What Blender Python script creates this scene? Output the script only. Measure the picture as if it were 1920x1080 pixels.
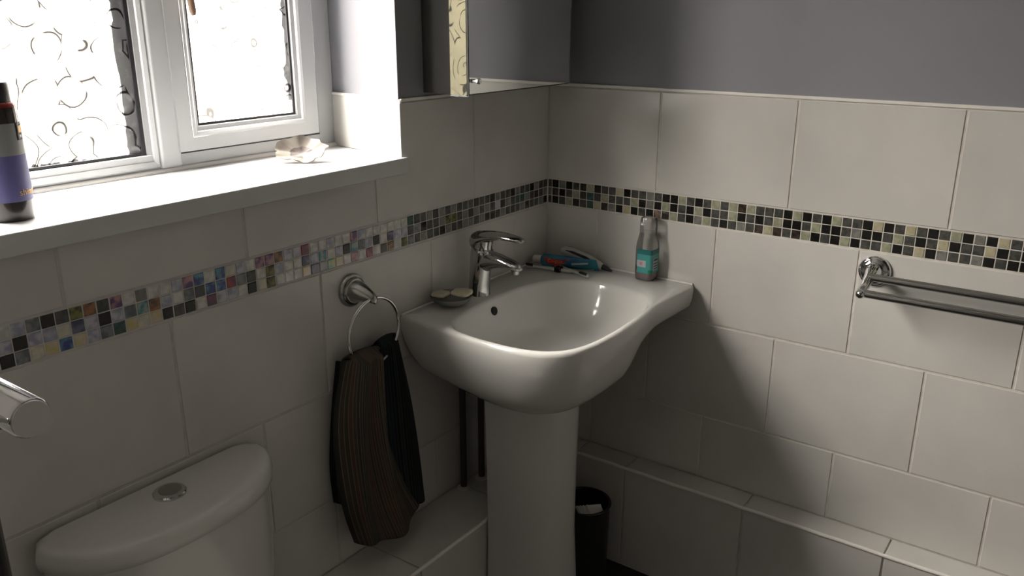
import bpy, bmesh, math, random
from mathutils import Vector, Matrix

for o in list(bpy.data.objects):
    bpy.data.objects.remove(o, do_unlink=True)
S = bpy.context.scene
COL = S.collection
Z0 = 1.06            # all heights below are measured from the top of the mosaic band, 1.06 m above the floor
V = Vector

# ------------------------------------------------------------------ camera
yaw, pit, rol, FPX = math.radians(54.2665), math.radians(-17.8978), math.radians(0.0727), 1594.31
fw = V((math.sin(yaw) * math.cos(pit), math.cos(yaw) * math.cos(pit), math.sin(pit)))
rt = fw.cross(V((0, 0, 1))).normalized()
up = rt.cross(fw)
rt, up = rt * math.cos(rol) + up * math.sin(rol), up * math.cos(rol) - rt * math.sin(rol)
cd = bpy.data.cameras.new('camera')
cd.sensor_width = 36
cd.lens = FPX / 1920 * 36
cd.clip_start = 0.01
cam = bpy.data.objects.new('camera', cd)
COL.objects.link(cam)
mw = Matrix((rt, up, -fw)).transposed().to_4x4()
mw.translation = V((-1.92571, -1.26533, 0.42941 + Z0))
cam.matrix_world = mw
S.camera = cam

# ------------------------------------------------------------------ sky, window portal, exposure
W = bpy.data.worlds.new('overcast_sky')
S.world = W
W.use_nodes = True
bg = W.node_tree.nodes['Background']
wt_ = W.node_tree                                  # overcast sky: three times brighter overhead than at the horizon
tc = wt_.nodes.new('ShaderNodeTexCoord')
sp_ = wt_.nodes.new('ShaderNodeSeparateXYZ'); wt_.links.new(tc.outputs['Generated'], sp_.inputs[0])
cl = wt_.nodes.new('ShaderNodeClamp'); wt_.links.new(sp_.outputs['Z'], cl.inputs['Value'])
ma = wt_.nodes.new('ShaderNodeMath'); ma.operation = 'MULTIPLY_ADD'; ma.inputs[1].default_value = 2 / 3; ma.inputs[2].default_value = 1 / 3
wt_.links.new(cl.outputs[0], ma.inputs[0])
mu_ = wt_.nodes.new('ShaderNodeMath'); mu_.operation = 'MULTIPLY'; mu_.inputs[1].default_value = 62.0
wt_.links.new(ma.outputs[0], mu_.inputs[0])
wt_.links.new(mu_.outputs[0], bg.inputs[1])
bg.inputs[0].default_value = (1.0, 0.925, 0.83, 1)
pl = bpy.data.lights.new('window_portal', 'AREA')
pl.shape = 'RECTANGLE'
pl.size, pl.size_y = 1.10, 1.06
pl.cycles.is_portal = True
po = bpy.data.objects.new('window_portal', pl)
COL.objects.link(po)
po.location = (-1.075, 0.36, 0.63 + Z0)
po.rotation_euler = (math.radians(-90), 0, 0)
vs = S.view_settings
vs.view_transform = 'Standard'
vs.look = 'None'
vs.exposure = 0.0
vs.gamma = 1.0
vs.use_curve_mapping = False

# ------------------------------------------------------------------ materials
MATS = {}
def inp(b, n, v):
    if n in b.inputs:
        b.inputs[n].default_value = v
def mat(name, col, rough=0.5, metal=0.0, ior=1.5, coat=0.0, trans=0.0, col2=None, scale=8.0, det=3.0, bump=0.0,
        bscale=60.0, lo=0.35, hi=0.65, rnd=False, film=0.0, sheen=0.0, spec=None):
    m = bpy.data.materials.new(name)
    m.use_nodes = True
    nt = m.node_tree
    b = nt.nodes['Principled BSDF']
    b.inputs['Base Color'].default_value = (*col, 1)
    inp(b, 'Roughness', rough); inp(b, 'Metallic', metal); inp(b, 'IOR', ior)
    inp(b, 'Coat Weight', coat); inp(b, 'Coat Roughness', 0.06); inp(b, 'Transmission Weight', trans)
    if spec is not None:
        inp(b, 'Specular IOR Level', spec)
    if sheen:
        inp(b, 'Sheen Weight', sheen)
    if film:
        inp(b, 'Thin Film Thickness', film); inp(b, 'Thin Film IOR', 1.5)
    geo = nt.nodes.new('ShaderNodeNewGeometry')
    vec = geo.outputs['Position']
    if rnd:
        oi = nt.nodes.new('ShaderNodeObjectInfo')
        va = nt.nodes.new('ShaderNodeVectorMath'); va.operation = 'MULTIPLY_ADD'
        cmb = nt.nodes.new('ShaderNodeCombineXYZ')
        for k in range(3):
            nt.links.new(oi.outputs['Random'], cmb.inputs[k])
        va.inputs[1].default_value = (7, 13, 17)
        nt.links.new(cmb.outputs[0], va.inputs[0]); nt.links.new(vec, va.inputs[2])
        vec = va.outputs[0]
    if col2 is not None:
        n = nt.nodes.new('ShaderNodeTexNoise')
        n.inputs['Scale'].default_value = scale; n.inputs['Detail'].default_value = det
        nt.links.new(vec, n.inputs['Vector'])
        r = nt.nodes.new('ShaderNodeValToRGB')
        r.color_ramp.elements[0].position = lo; r.color_ramp.elements[1].position = hi
        r.color_ramp.elements[0].color = (*col, 1); r.color_ramp.elements[1].color = (*col2, 1)
        nt.links.new(n.outputs['Fac'], r.inputs['Fac'])
        nt.links.new(r.outputs['Color'], b.inputs['Base Color'])
    if bump:
        n2 = nt.nodes.new('ShaderNodeTexNoise')
        n2.inputs['Scale'].default_value = bscale; n2.inputs['Detail'].default_value = 3
        nt.links.new(vec, n2.inputs['Vector'])
        bp = nt.nodes.new('ShaderNodeBump')
        bp.inputs['Strength'].default_value = bump; bp.inputs['Distance'].default_value = 0.002
        nt.links.new(n2.outputs['Fac'], bp.inputs['Height'])
        nt.links.new(bp.outputs['Normal'], b.inputs['Normal'])
    MATS[name] = m
    return m

mat('tile', (0.565, 0.558, 0.535), 0.16, col2=(0.625, 0.615, 0.59), scale=5, rnd=True, spec=0.35)
mat('grout', (0.66, 0.635, 0.59), 0.85, col2=(0.57, 0.545, 0.50), scale=40)
mat('shaded_grout', (0.585, 0.575, 0.545), 0.85, col2=(0.52, 0.505, 0.475), scale=40)  # same grout as above, the window wall's dimness put into its colour
mat('paint', (0.235, 0.239, 0.268), 0.6, bump=0.12, bscale=220)
mat('dull_paint', (0.22, 0.215, 0.205), 0.7)
mat('ceiling_paint', (0.52, 0.52, 0.51), 0.8)
mat('floor_vinyl', (0.016, 0.015, 0.014), 0.35, col2=(0.03, 0.028, 0.026), scale=12)
mat('dark_wood', (0.012, 0.010, 0.009), 0.5)
mat('upvc', (0.47, 0.485, 0.50), 0.3)
mat('plastic_trim', (0.78, 0.76, 0.72), 0.35)
mat('sill_white', (0.60, 0.61, 0.62), 0.25)
mat('gasket', (0.012, 0.012, 0.016), 0.6)
mat('rebate_grey', (0.20, 0.205, 0.215), 0.35, col2=(0.40, 0.41, 0.42), scale=60, lo=0.55, hi=0.8)
mat('ceramic', (0.625, 0.625, 0.605), 0.12, coat=0.25)
mat('chrome', (0.66, 0.66, 0.67), 0.06, metal=1.0)
mat('tap_chrome', (0.50, 0.50, 0.50), 0.06, metal=1.0)
mat('brushed_chrome', (0.40, 0.395, 0.385), 0.22, metal=1.0)
mat('satin_cap', (0.55, 0.53, 0.52), 0.32, metal=1.0)
mat('mirror', (0.95, 0.96, 0.95), 0.01, metal=1.0)
mat('mirror_edge', (0.02, 0.025, 0.022), 0.2)
mat('dark_hole', (0.004, 0.004, 0.004), 0.7)
mat('black_plastic', (0.012, 0.012, 0.012), 0.35)
mat('black_gloss', (0.008, 0.008, 0.008), 0.08)
mat('pipe_paint', (0.05, 0.047, 0.043), 0.5)
mat('soap', (0.52, 0.47, 0.35), 0.45, col2=(0.60, 0.55, 0.43), scale=30)
mat('dish_glass', (0.16, 0.165, 0.155), 0.10, coat=0.5)
mat('rubber_white', (0.62, 0.60, 0.56), 0.4)
mat('paste_teal', (0.03, 0.22, 0.27), 0.25, col2=(0.02, 0.10, 0.20), scale=18)
mat('paste_red', (0.42, 0.015, 0.02), 0.3)
mat('paste_orange', (0.62, 0.09, 0.02), 0.3)
mat('logo_print', (0.55, 0.42, 0.32), 0.4)
mat('white_print', (0.75, 0.75, 0.72), 0.4)
mat('white_paper', (0.80, 0.79, 0.75), 0.8)
mat('white_plastic', (0.55, 0.55, 0.52), 0.3)
mat('label_teal', (0.05, 0.36, 0.31), 0.3, col2=(0.09, 0.30, 0.33), scale=40)
mat('label_dark_teal', (0.02, 0.16, 0.16), 0.3)
mat('label_green', (0.01, 0.22, 0.12), 0.3)
mat('print_dark', (0.03, 0.04, 0.09), 0.4)
mat('print_pink', (0.62, 0.20, 0.28), 0.4)
mat('print_grey', (0.42, 0.47, 0.50), 0.4)
mat('rinse_liquid', (0.20, 0.02, 0.05), 0.08)
mat('bottle_brown', (0.016, 0.011, 0.010), 0.15, coat=0.3)
mat('bottle_red', (0.18, 0.018, 0.012), 0.2)
mat('label_grey', (0.20, 0.205, 0.205), 0.45)
mat('label_purple', (0.075, 0.07, 0.19), 0.45)
mat('gold_print', (0.60, 0.38, 0.16), 0.3, metal=0.6)
mat('handle_brown', (0.16, 0.10, 0.065), 0.35)
mat('shell', (0.22, 0.205, 0.175), 0.5, col2=(0.15, 0.13, 0.115), scale=25)
mat('shell_dark', (0.05, 0.036, 0.038), 0.4, col2=(0.11, 0.09, 0.085), scale=45)
mat('shell_rust', (0.22, 0.11, 0.07), 0.6, col2=(0.26, 0.19, 0.145), scale=70)
mat('silicone', (0.70, 0.69, 0.66), 0.4)
mat('outside_blocker', (0.60, 0.59, 0.56), 0.9)
mat('outside_dim_panel', (0.15, 0.145, 0.135), 0.9, col2=(0.19, 0.18, 0.165), scale=6)
mat('outside_ground', (0.20, 0.195, 0.18), 0.9)

# cabinet side: dark lacquer with a weak yellowish sheen
m = mat('cabinet_side', (0.055, 0.055, 0.055), 0.02)
nt = m.node_tree
gl = nt.nodes.new('ShaderNodeBsdfGlossy'); gl.inputs['Color'].default_value = (0.125, 0.122, 0.088, 1); gl.inputs['Roughness'].default_value = 0.012
df = nt.nodes.new('ShaderNodeBsdfDiffuse'); df.inputs['Color'].default_value = (0.026, 0.026, 0.026, 1)
ad = nt.nodes.new('ShaderNodeAddShader')
nt.links.new(gl.outputs[0], ad.inputs[0]); nt.links.new(df.outputs[0], ad.inputs[1])
nt.links.new(ad.outputs[0], nt.nodes['Material Output'].inputs['Surface'])

# patterned window glass: clear sheet whose moulded scroll lines let little light through
m = bpy.data.materials.new('patterned_glass'); m.use_nodes = True; MATS['patterned_glass'] = m
nt = m.node_tree; nt.nodes.clear()
N = nt.nodes.new
out = N('ShaderNodeOutputMaterial')
geo = N('ShaderNodeNewGeometry')
mp = N('ShaderNodeMapping'); mp.inputs['Scale'].default_value = (1, 0, 1)
nt.links.new(geo.outputs['Position'], mp.inputs['Vector'])
wn = N('ShaderNodeTexNoise'); wn.inputs['Scale'].default_value = 14; wn.inputs['Detail'].default_value = 1
nt.links.new(mp.outputs[0], wn.inputs['Vector'])
wa = N('ShaderNodeVectorMath'); wa.operation = 'MULTIPLY_ADD'; wa.inputs[1].default_value = (0.030, 0, 0.030)
nt.links.new(wn.outputs['Color'], wa.inputs[0]); nt.links.new(mp.outputs[0], wa.inputs[2])
vo = N('ShaderNodeTexVoronoi'); vo.feature = 'F1'; vo.inputs['Scale'].default_value = 15; vo.inputs['Randomness'].default_value = 0.75
nt.links.new(wa.outputs[0], vo.inputs['Vector'])
mu = N('ShaderNodeMath'); mu.operation = 'MULTIPLY'; mu.inputs[1].default_value = 21.0
nt.links.new(vo.outputs['Distance'], mu.inputs[0])
sn = N('ShaderNodeMath'); sn.operation = 'SINE'; nt.links.new(mu.outputs[0], sn.inputs[0])
brk = N('ShaderNodeTexNoise'); brk.inputs['Scale'].default_value = 26; brk.inputs['Detail'].default_value = 1
nt.links.new(mp.outputs[0], brk.inputs['Vector'])
mk = N('ShaderNodeMapRange'); mk.inputs['From Min'].default_value = 0.36; mk.inputs['From Max'].default_value = 0.50; nt.links.new(brk.outputs['Fac'], mk.inputs['Value'])
sx_ = N('ShaderNodeMath'); sx_.operation = 'MAXIMUM'; sx_.inputs[1].default_value = 0.0; nt.links.new(sn.outputs[0], sx_.inputs[0])
pw = N('ShaderNodeMath'); pw.operation = 'POWER'; pw.inputs[1].default_value = 12.0; nt.links.new(sx_.outputs[0], pw.inputs[0])
sm = N('ShaderNodeMath'); sm.operation = 'MULTIPLY'; nt.links.new(pw.outputs[0], sm.inputs[0]); nt.links.new(mk.outputs[0], sm.inputs[1])
rp = N('ShaderNodeValToRGB')
rp.color_ramp.elements[0].position = 0.25; rp.color_ramp.elements[0].color = (1, 1, 1, 1)
rp.color_ramp.elements[1].position = 0.9; rp.color_ramp.elements[1].color = (0.24, 0.24, 0.245, 1)
nt.links.new(sm.outputs[0], rp.inputs['Fac'])
tr = N('ShaderNodeBsdfTransparent'); nt.links.new(rp.outputs[0], tr.inputs['Color'])
gs = N('ShaderNodeBsdfGlossy'); gs.inputs['Roughness'].default_value = 0.15
bp = N('ShaderNodeBump'); bp.inputs['Strength'].default_value = 0.4; bp.inputs['Distance'].default_value = 0.002
nt.links.new(sm.outputs[0], bp.inputs['Height']); nt.links.new(bp.outputs[0], gs.inputs['Normal'])
mx = N('ShaderNodeMixShader'); mx.inputs[0].default_value = 0.05
nt.links.new(tr.outputs[0], mx.inputs[1]); nt.links.new(gs.outputs[0], mx.inputs[2])
nt.links.new(mx.outputs[0], out.inputs['Surface'])

# clear plastic
m = bpy.data.materials.new('clear_plastic'); m.use_nodes = True; MATS['clear_plastic'] = m
nt = m.node_tree; nt.nodes.clear(); N = nt.nodes.new
out = N('ShaderNodeOutputMaterial')
tr = N('ShaderNodeBsdfTransparent'); tr.inputs['Color'].default_value = (0.95, 0.945, 0.945, 1)
gs = N('ShaderNodeBsdfGlossy'); gs.inputs['Roughness'].default_value = 0.06
df = N('ShaderNodeBsdfDiffuse'); df.inputs['Color'].default_value = (0.5, 0.49, 0.48, 1)
fr = N('ShaderNodeFresnel'); fr.inputs['IOR'].default_value = 1.45
m1 = N('ShaderNodeMixShader'); m1.inputs[0].default_value = 0.24
nt.links.new(tr.outputs[0], m1.inputs[1]); nt.links.new(df.outputs[0], m1.inputs[2])
m2 = N('ShaderNodeMixShader'); nt.links.new(fr.outputs[0], m2.inputs[0])
nt.links.new(m1.outputs[0], m2.inputs[1]); nt.links.new(gs.outputs[0], m2.inputs[2])
nt.links.new(m2.outputs[0], out.inputs['Surface'])

def stripe_mat(name, cols, line, freq):
    m = bpy.data.materials.new(name); m.use_nodes = True; MATS[name] = m
    nt = m.node_tree; N = nt.nodes.new
    b = nt.nodes['Principled BSDF']; inp(b, 'Roughness', 0.95); inp(b, 'Specular IOR Level', 0.1)
    uv = N('ShaderNodeUVMap'); uv.uv_map = 'UVMap'
    sx = N('ShaderNodeSeparateXYZ'); nt.links.new(uv.outputs[0], sx.inputs[0])
    k = N('ShaderNodeMath'); k.operation = 'MULTIPLY'; k.inputs[1].default_value = freq
    nt.links.new(sx.outputs[0], k.inputs[0])
    wn = N('ShaderNodeTexWhiteNoise'); wn.noise_dimensions = '1D'
    fl = N('ShaderNodeMath'); fl.operation = 'FLOOR'; nt.links.new(k.outputs[0], fl.inputs[0])
    nt.links.new(fl.outputs[0], wn.inputs['W'])
    r = N('ShaderNodeValToRGB'); r.color_ramp.interpolation = 'CONSTANT'
    while len(r.color_ramp.elements) < len(cols):
        r.color_ramp.elements.new(0.5)
    for i, c in enumerate(cols):
        r.color_ramp.elements[i].position = i / len(cols); r.color_ramp.elements[i].color = (*c, 1)
    nt.links.new(wn.outputs['Value'], r.inputs['Fac'])
    fr = N('ShaderNodeMath'); fr.operation = 'FRACT'; nt.links.new(k.outputs[0], fr.inputs[0])
    gt = N('ShaderNodeMath'); gt.operation = 'GREATER_THAN'; gt.inputs[1].default_value = 0.86
    nt.links.new(fr.outputs[0], gt.inputs[0])
    mx = N('ShaderNodeMix'); mx.data_type = 'RGBA'
    nt.links.new(gt.outputs[0], mx.inputs['Factor']); nt.links.new(r.outputs[0], mx.inputs['A'])
    mx.inputs['B'].default_value = (*line, 1)
    nt.links.new(mx.outputs['Result'], b.inputs['Base Color'])
    ns = N('ShaderNodeTexNoise'); ns.inputs['Scale'].default_value = 500
    geo = N('ShaderNodeNewGeometry'); nt.links.new(geo.outputs['Position'], ns.inputs['Vector'])
    bp = N('ShaderNodeBump'); bp.inputs['Strength'].default_value = 0.5; bp.inputs['Distance'].default_value = 0.002
    nt.links.new(ns.outputs['Fac'], bp.inputs['Height']); nt.links.new(bp.outputs[0], b.inputs['Normal'])
stripe_mat('towel_brown', [(0.072, 0.056, 0.043), (0.050, 0.044, 0.036), (0.088, 0.066, 0.051), (0.046, 0.045, 0.039), (0.088, 0.054, 0.042), (0.062, 0.052, 0.041)], (0.17, 0.145, 0.115), 34)
stripe_mat('towel_dark', [(0.016, 0.021, 0.023), (0.023, 0.027, 0.027), (0.013, 0.016, 0.016), (0.019, 0.029, 0.031)], (0.05, 0.055, 0.053), 18)

# mosaic glass colours
MOS = dict(K=((.010, .010, .008), (.016, .016, .014)), G=((.055, .057, .052), (.085, .086, .078)), M=((.17, .17, .155), (.22, .22, .20)),
           L=((.27, .285, .20), (.36, .36, .26)), B=((.40, .37, .24), (.46, .42, .30)), N=((.030, .022, .018), (.06, .045, .038)),
           T=((.025, .075, .065), (.06, .10, .09)), P=((.05, .02, .09), (.22, .15, .10)), w=((.44, .46, .42), (.64, .62, .60)),
           v=((.28, .30, .40), (.50, .50, .56)), b=((.03, .05, .22), (.10, .26, .38)), n=((.03, .04, .10), (.12, .13, .22)),
           t=((.02, .20, .24), (.30, .38, .36)), g=((.10, .36, .26), (.46, .44, .10)), y=((.52, .46, .20), (.58, .50, .42)),
           o=((.34, .14, .05), (.09, .06, .03)), r=((.30, .04, .04), (.10, .04, .09)), p=((.10, .05, .17), (.46, .24, .26)),
           s=((.10, .12, .14), (.20, .22, .24)), c=((.62, .60, .46), (.50, .48, .42)), O=((.20, .19, .05), (.05, .05, .03)))
for k, (a, b2) in MOS.items():
    nm = 'mosaic_' + ('dark_' if k.isupper() else 'pearl_') + k.lower()
    mat(nm, a, 0.08, col2=b2, scale=(90 if k.isupper() else 75), det=1.5, lo=0.40, hi=0.60, rnd=True, bump=0.15, bscale=160, coat=(0.15 if k.isupper() else 0.6))
    MATS['mos' + k] = MATS[nm]

# ------------------------------------------------------------------ mesh helpers
class MB:
    def __init__(s):
        s.v, s.f, s.m, s.uv = [], [], [], {}
    def add(s, vs, fs, mi=0):
        o = len(s.v); s.v += [tuple(p) for p in vs]
        for f in fs:
            s.f.append(tuple(i + o for i in f)); s.m.append(mi)
        return s
    def box(s, a, b, mi=0, cz=None):
        (x0, y0, z0), (x1, y1, z1) = [tuple(min(p, q) for p, q in zip(a, b)), tuple(max(p, q) for p, q in zip(a, b))]
        vs = [(x, y, z) for z in (z0, z1) for y in (y0, y1) for x in (x0, x1)]
        return s.add(vs, [(0, 2, 3, 1), (4, 5, 7, 6), (0, 1, 5, 4), (2, 6, 7, 3), (0, 4, 6, 2), (1, 3, 7, 5)], mi)
    def prism(s, poly, z0, z1, mi=0, axis='z'):
        n = len(poly)
        def P(p, h):
            return (p[0], p[1], h) if axis == 'z' else ((p[0], h, p[1]) if axis == 'y' else (h, p[0], p[1]))
        vs = [P(p, z0) for p in poly] + [P(p, z1) for p in poly]
        fs = [tuple(range(n))[::-1], tuple(range(n, 2 * n))] + [(i, (i + 1) % n, n + (i + 1) % n, n + i) for i in range(n)]
        return s.add(vs, fs, mi)
    def rings(s, rs, cap0=True, cap1=True, mi=0):
        n = len(rs[0]); vs = [p for r in rs for p in r]; fs = []
        for k in range(len(rs) - 1):
            for i in range(n):
                j = (i + 1) % n
                fs.append((k * n + i, k * n + j, (k + 1) * n + j, (k + 1) * n + i))
        if cap0: fs.append(tuple(range(n))[::-1])
        if cap1: fs.append(tuple(range((len(rs) - 1) * n, len(rs) * n)))
        return s.add(vs, fs, mi)
    def lathe(s, prof, c=(0, 0, 0), n=32, axis=(0, 0, 1), cap0=True, cap1=True, mi=0, sx=1.0, sy=1.0):
        q = V((0, 0, 1)).rotation_difference(V(axis))
        rs = []
        for r, h in prof:
            rs.append([tuple(V(c) + q @ V((r * sx * math.cos(2 * math.pi * i / n), r * sy * math.sin(2 * math.pi * i / n), h))) for i in range(n)])
        return s.rings(rs, cap0, cap1, mi)
    def tube(s, pts, rad, n=16, mi=0, closed=False, sxy=(1, 1), upv=None):
        pts = [V(p) for p in pts]; k = len(pts); rs = []
        rad = rad if isinstance(rad, (list, tuple)) else [rad] * k
        nrm = None
        for i, p in enumerate(pts):
            if closed:
                t = (pts[(i + 1) % k] - pts[i - 1]).normalized()
            else:
                t = (pts[min(i + 1, k - 1)] - pts[max(i - 1, 0)]).normalized()
            if nrm is None:
                nrm = t.cross(V(upv) if upv else (V((0, 0, 1)) if abs(t.z) < 0.9 else V((1, 0, 0)))).normalized()
            else:
                nrm = (nrm - t * nrm.dot(t)).normalized()
            bn = t.cross(nrm)
            rs.append([tuple(p + nrm * math.cos(2 * math.pi * a / n) * rad[i] * sxy[0] + bn * math.sin(2 * math.pi * a / n) * rad[i] * sxy[1]) for a in range(n)])
        if closed:
            rs.append(rs[0]); return s.rings(rs, False, False, mi)
        return s.rings(rs, True, True, mi)
    def grid(s, P, mi=0):
        nr, nc = len(P), len(P[0]); vs = [p for r in P for p in r]; fs = []
        for i in range(nr - 1):
            for j in range(nc - 1):
                fs.append((i * nc + j, i * nc + j + 1, (i + 1) * nc + j + 1, (i + 1) * nc + j))
        return s.add(vs, fs, mi)
    def mesh(s, name, org=(0, 0, 0), smooth=None, clean=True):
        me = bpy.data.meshes.new(name)
        me.from_pydata([(p[0] - org[0], p[1] - org[1], p[2] - org[2]) for p in s.v], [], s.f)
        me.polygons.foreach_set('material_index', s.m)
        if clean:
            b = bmesh.new(); b.from_mesh(me)
            bmesh.ops.remove_doubles(b, verts=b.verts, dist=1e-6)
            bmesh.ops.recalc_face_normals(b, faces=b.faces)
            b.to_mesh(me); b.free()
        if smooth:
            me.polygons.foreach_set('use_smooth', [True] * len(me.polygons))
            me.set_sharp_from_angle(angle=math.radians(smooth))
        me.update()
        return me

ORG = {}
def link(o, parent=None):
    COL.objects.link(o)
    if parent is not None:
        o.parent = parent
    return o
def thing(name, base, label, cat, group=None):
    o = bpy.data.objects.new(name, None); o.empty_display_size = 0.05
    o.location = (base[0], base[1], base[2] + Z0)
    ORG[o.name] = base
    link(o); tag(o, label, cat, group)
    return o
def tag(o, label=None, cat=None, group=None, kind=None):
    if label: o['label'] = label
    if cat: o['category'] = cat
    if group: o['group'] = group
    if kind: o['kind'] = kind
    return o
def part(name, mb, mats, parent, smooth=None, label=None, bevel=0.0, clean=True):
    """mesh given in room coordinates; becomes a child of parent"""
    org = ORG[parent.name]
    me = mb.mesh(name, org, smooth, clean)
    for mm in (mats if isinstance(mats, (list, tuple)) else [mats]):
        me.materials.append(MATS[mm])
    o = bpy.data.objects.new(name, me); link(o, parent)
    ORG[o.name] = org
    if label: o['label'] = label
    if bevel:
        md = o.modifiers.new('bevel', 'BEVEL'); md.width = bevel; md.segments = 3; md.limit_method = 'ANGLE'; md.angle_limit = math.radians(40)
        me.polygons.foreach_set('use_smooth', [True] * len(me.polygons)); me.set_sharp_from_angle(angle=math.radians(50))
    return o
def solo(name, mb, mats, base, smooth=None, bevel=0.0):
    me = mb.mesh(name, base, smooth)
    for mm in (mats if isinstance(mats, (list, tuple)) else [mats]):
        me.materials.append(MATS[mm])
    o = bpy.data.objects.new(name, me); o.location = (base[0], base[1], base[2] + Z0); link(o)
    ORG[o.name] = base
    if bevel:
        md = o.modifiers.new('bevel', 'BEVEL'); md.width = bevel; md.segments = 3; md.limit_method = 'ANGLE'; md.angle_limit = math.radians(40)
        me.polygons.foreach_set('use_smooth', [True] * len(me.polygons)); me.set_sharp_from_angle(angle=math.radians(50))
    return o
def structure(name, mb, mats, base=(0, 0, 0), smooth=None, bevel=0.0, label=None):
    return tag(solo(name, mb, mats, base, smooth, bevel), label, None, None, 'structure')

# ------------------------------------------------------------------ the room shell
FL, CE = -1.06, 1.26
TT = 0.25                       # top of the wall tiles
structure('floor', MB().box((-2.6, -1.95, FL - 0.08), (0.15, 0.35, FL)), 'floor_vinyl', label='dark smooth bathroom floor')
structure('ceiling', MB().box((-2.6, -1.95, CE), (0.15, 0.35, CE + 0.08)), 'ceiling_paint', label='plain pale ceiling')
w = MB()
w.box((0.0018, -1.95, FL), (0.15, 0.35, TT + 0.004), 0)
w.box((0.0045, -1.95, TT + 0.004), (0.15, 0.35, CE), 1)
wall_right = structure('wall_right', w, ['grout', 'paint'], label='right wall, cream tiles with mosaic band, grey paint above')
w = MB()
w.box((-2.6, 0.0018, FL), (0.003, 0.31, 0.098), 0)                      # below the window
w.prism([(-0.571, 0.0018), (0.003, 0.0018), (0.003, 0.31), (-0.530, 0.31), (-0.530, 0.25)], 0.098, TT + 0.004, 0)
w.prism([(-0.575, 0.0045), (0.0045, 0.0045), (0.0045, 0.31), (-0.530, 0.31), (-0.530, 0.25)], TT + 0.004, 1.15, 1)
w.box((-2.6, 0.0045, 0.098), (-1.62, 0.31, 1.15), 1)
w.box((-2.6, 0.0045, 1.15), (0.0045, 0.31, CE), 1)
wall_left = structure('wall_left', w, ['shaded_grout', 'paint'], label='window wall, cream tiles with pearly mosaic band, grey paint above')
structure('wall_back', MB().box((-2.6, -2.05, FL), (0.15, -1.95, CE)), 'dull_paint')
structure('wall_entry', MB().box((-1.95, -1.0, FL), (-1.8315, 0.003, CE)), 'dull_paint')
structure('wall_hall', MB().box((-2.7, -1.95, FL), (-2.6, 0.35, CE)), 'dull_paint')
d = MB().box((-1.955, -1.012, FL), (-1.8358, -1.0005, 1.0))
structure('door_1', d, 'dark_wood', label='black edge of the dark door lining', bevel=0.002)
structure('wall_sky_blocker', MB().box((0.55, 3.2, -1.3), (9, 3.4, 1.55)), 'outside_blocker', label='added pale wall outside the right pane, blocking low sky light')  # made-up wall, cuts low sky so window light falls more steeply
fn = structure('wall_dim_panel', MB().box((-9, 3.24, -1.3), (0.55, 3.30, 1.30)), 'outside_dim_panel', label='added darker panel outside the left pane, dimming the view there')  # made-up dim backing for the glass lines and the cabinet's reflection
structure('ground', MB().box((-14, 0.6, -1.4), (14, 30, -1.3)), 'outside_ground', label='pale ground outside the window')

# ------------------------------------------------------------------ tiles
TCACHE = {}
def tile_mesh(w_, h_, t, c, matname):
    key = (round(w_, 4), round(h_, 4), t, c, matname)
    if key in TCACHE:
        return TCACHE[key]
    a, b_ = w_ / 2, h_ / 2
    vs = []
    for (ww, hh, y) in ((a, b_, t), (a, b_, c * 0.8), (a - c, b_ - c, 0)):
        vs += [(-ww, y, -hh), (ww, y, -hh), (ww, y, hh), (-ww, y, hh)]
    fs = [(0, 1, 2, 3), (8, 11, 10, 9)]
    for k in (0, 4):
        for i in range(4):
            j = (i + 1) % 4
            fs.append((k + i, k + 4 + i, k + 4 + j, k + j))
    me = MB().add(vs, fs).mesh('tile')
    me.materials.append(MATS[matname])
    TCACHE[key] = me
    return me
def tile_left(x0, x1, z0, z1, parent=None, name='tile', mt='tile', t=0.008, c=0.0012, y=0.0):
    o = bpy.data.objects.new(name, tile_mesh(abs(x1 - x0), z1 - z0, t, c, mt)); link(o, parent or wall_left)
    o.location = ((x0 + x1) / 2, y, (z0 + z1) / 2)
    return o
def tile_right(y0, y1, z0, z1, parent=None, name='tile', mt='tile', t=0.008, c=0.0012, x=0.0):
    o = bpy.data.objects.new(name, tile_mesh(abs(y1 - y0), z1 - z0, t, c, mt)); link(o, parent or wall_right)
    o.location = (x, (y0 + y1) / 2, (z0 + z1) / 2); o.rotation_euler = (0, 0, -math.pi / 2)
    return o
G = 0.0025                      # half a joint
TW = 0.3356
def row_right(z0, z1, first):
    y = 0.0; e = first; n = 0
    while y > -1.94:
        tile_right(max(e, -1.94) + G, y - (G if n else 0.001), z0 + G, z1 - G)
        y = e; e -= TW; n += 1
RZ = [(0.001, TT, -0.3265), (-0.317, -0.067, -0.3265 - TW / 2 + TW), (-0.5704, -0.317, -0.3265), (-0.75, -0.5704, -0.3265 - TW / 2 + TW)]
for z0, z1, f in RZ:
    row_right(z0, z1, f)
def row_left(z0, z1, first, xend=-1.825):
    x = 0.0; e = first; n = 0
    while x > xend:
        tile_left(max(e, xend) + G, x - (G if n else 0.001), z0 + G, z1 - G)
        x = e; e -= TW; n += 1
row_left(-0.330, -0.067, -0.490 + TW)
row_left(-0.580, -0.330, -0.659 + TW)
row_left(-0.75, -0.580, -0.490 + TW)
# row above the band: cut round the window
tile_left(-0.3234 + G, -0.001, 0.001 + G, TT - G)
lp = MB().prism([(-0.659 + G, 0.001 + G), (-0.3234 - G, 0.001 + G), (-0.3234 - G, TT - G), (-0.576, TT - G), (-0.576, 0.0985), (-0.659 + G, 0.0985)], 0.0, 0.008, axis='y')
part('tile', lp, 'tile', wall_left, bevel=0.001)
x = -0.659
while x > -1.825:
    tile_left(max(x - TW, -1.825) + G, x - G, 0.001 + G, 0.0985)
    x -= TW
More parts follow.
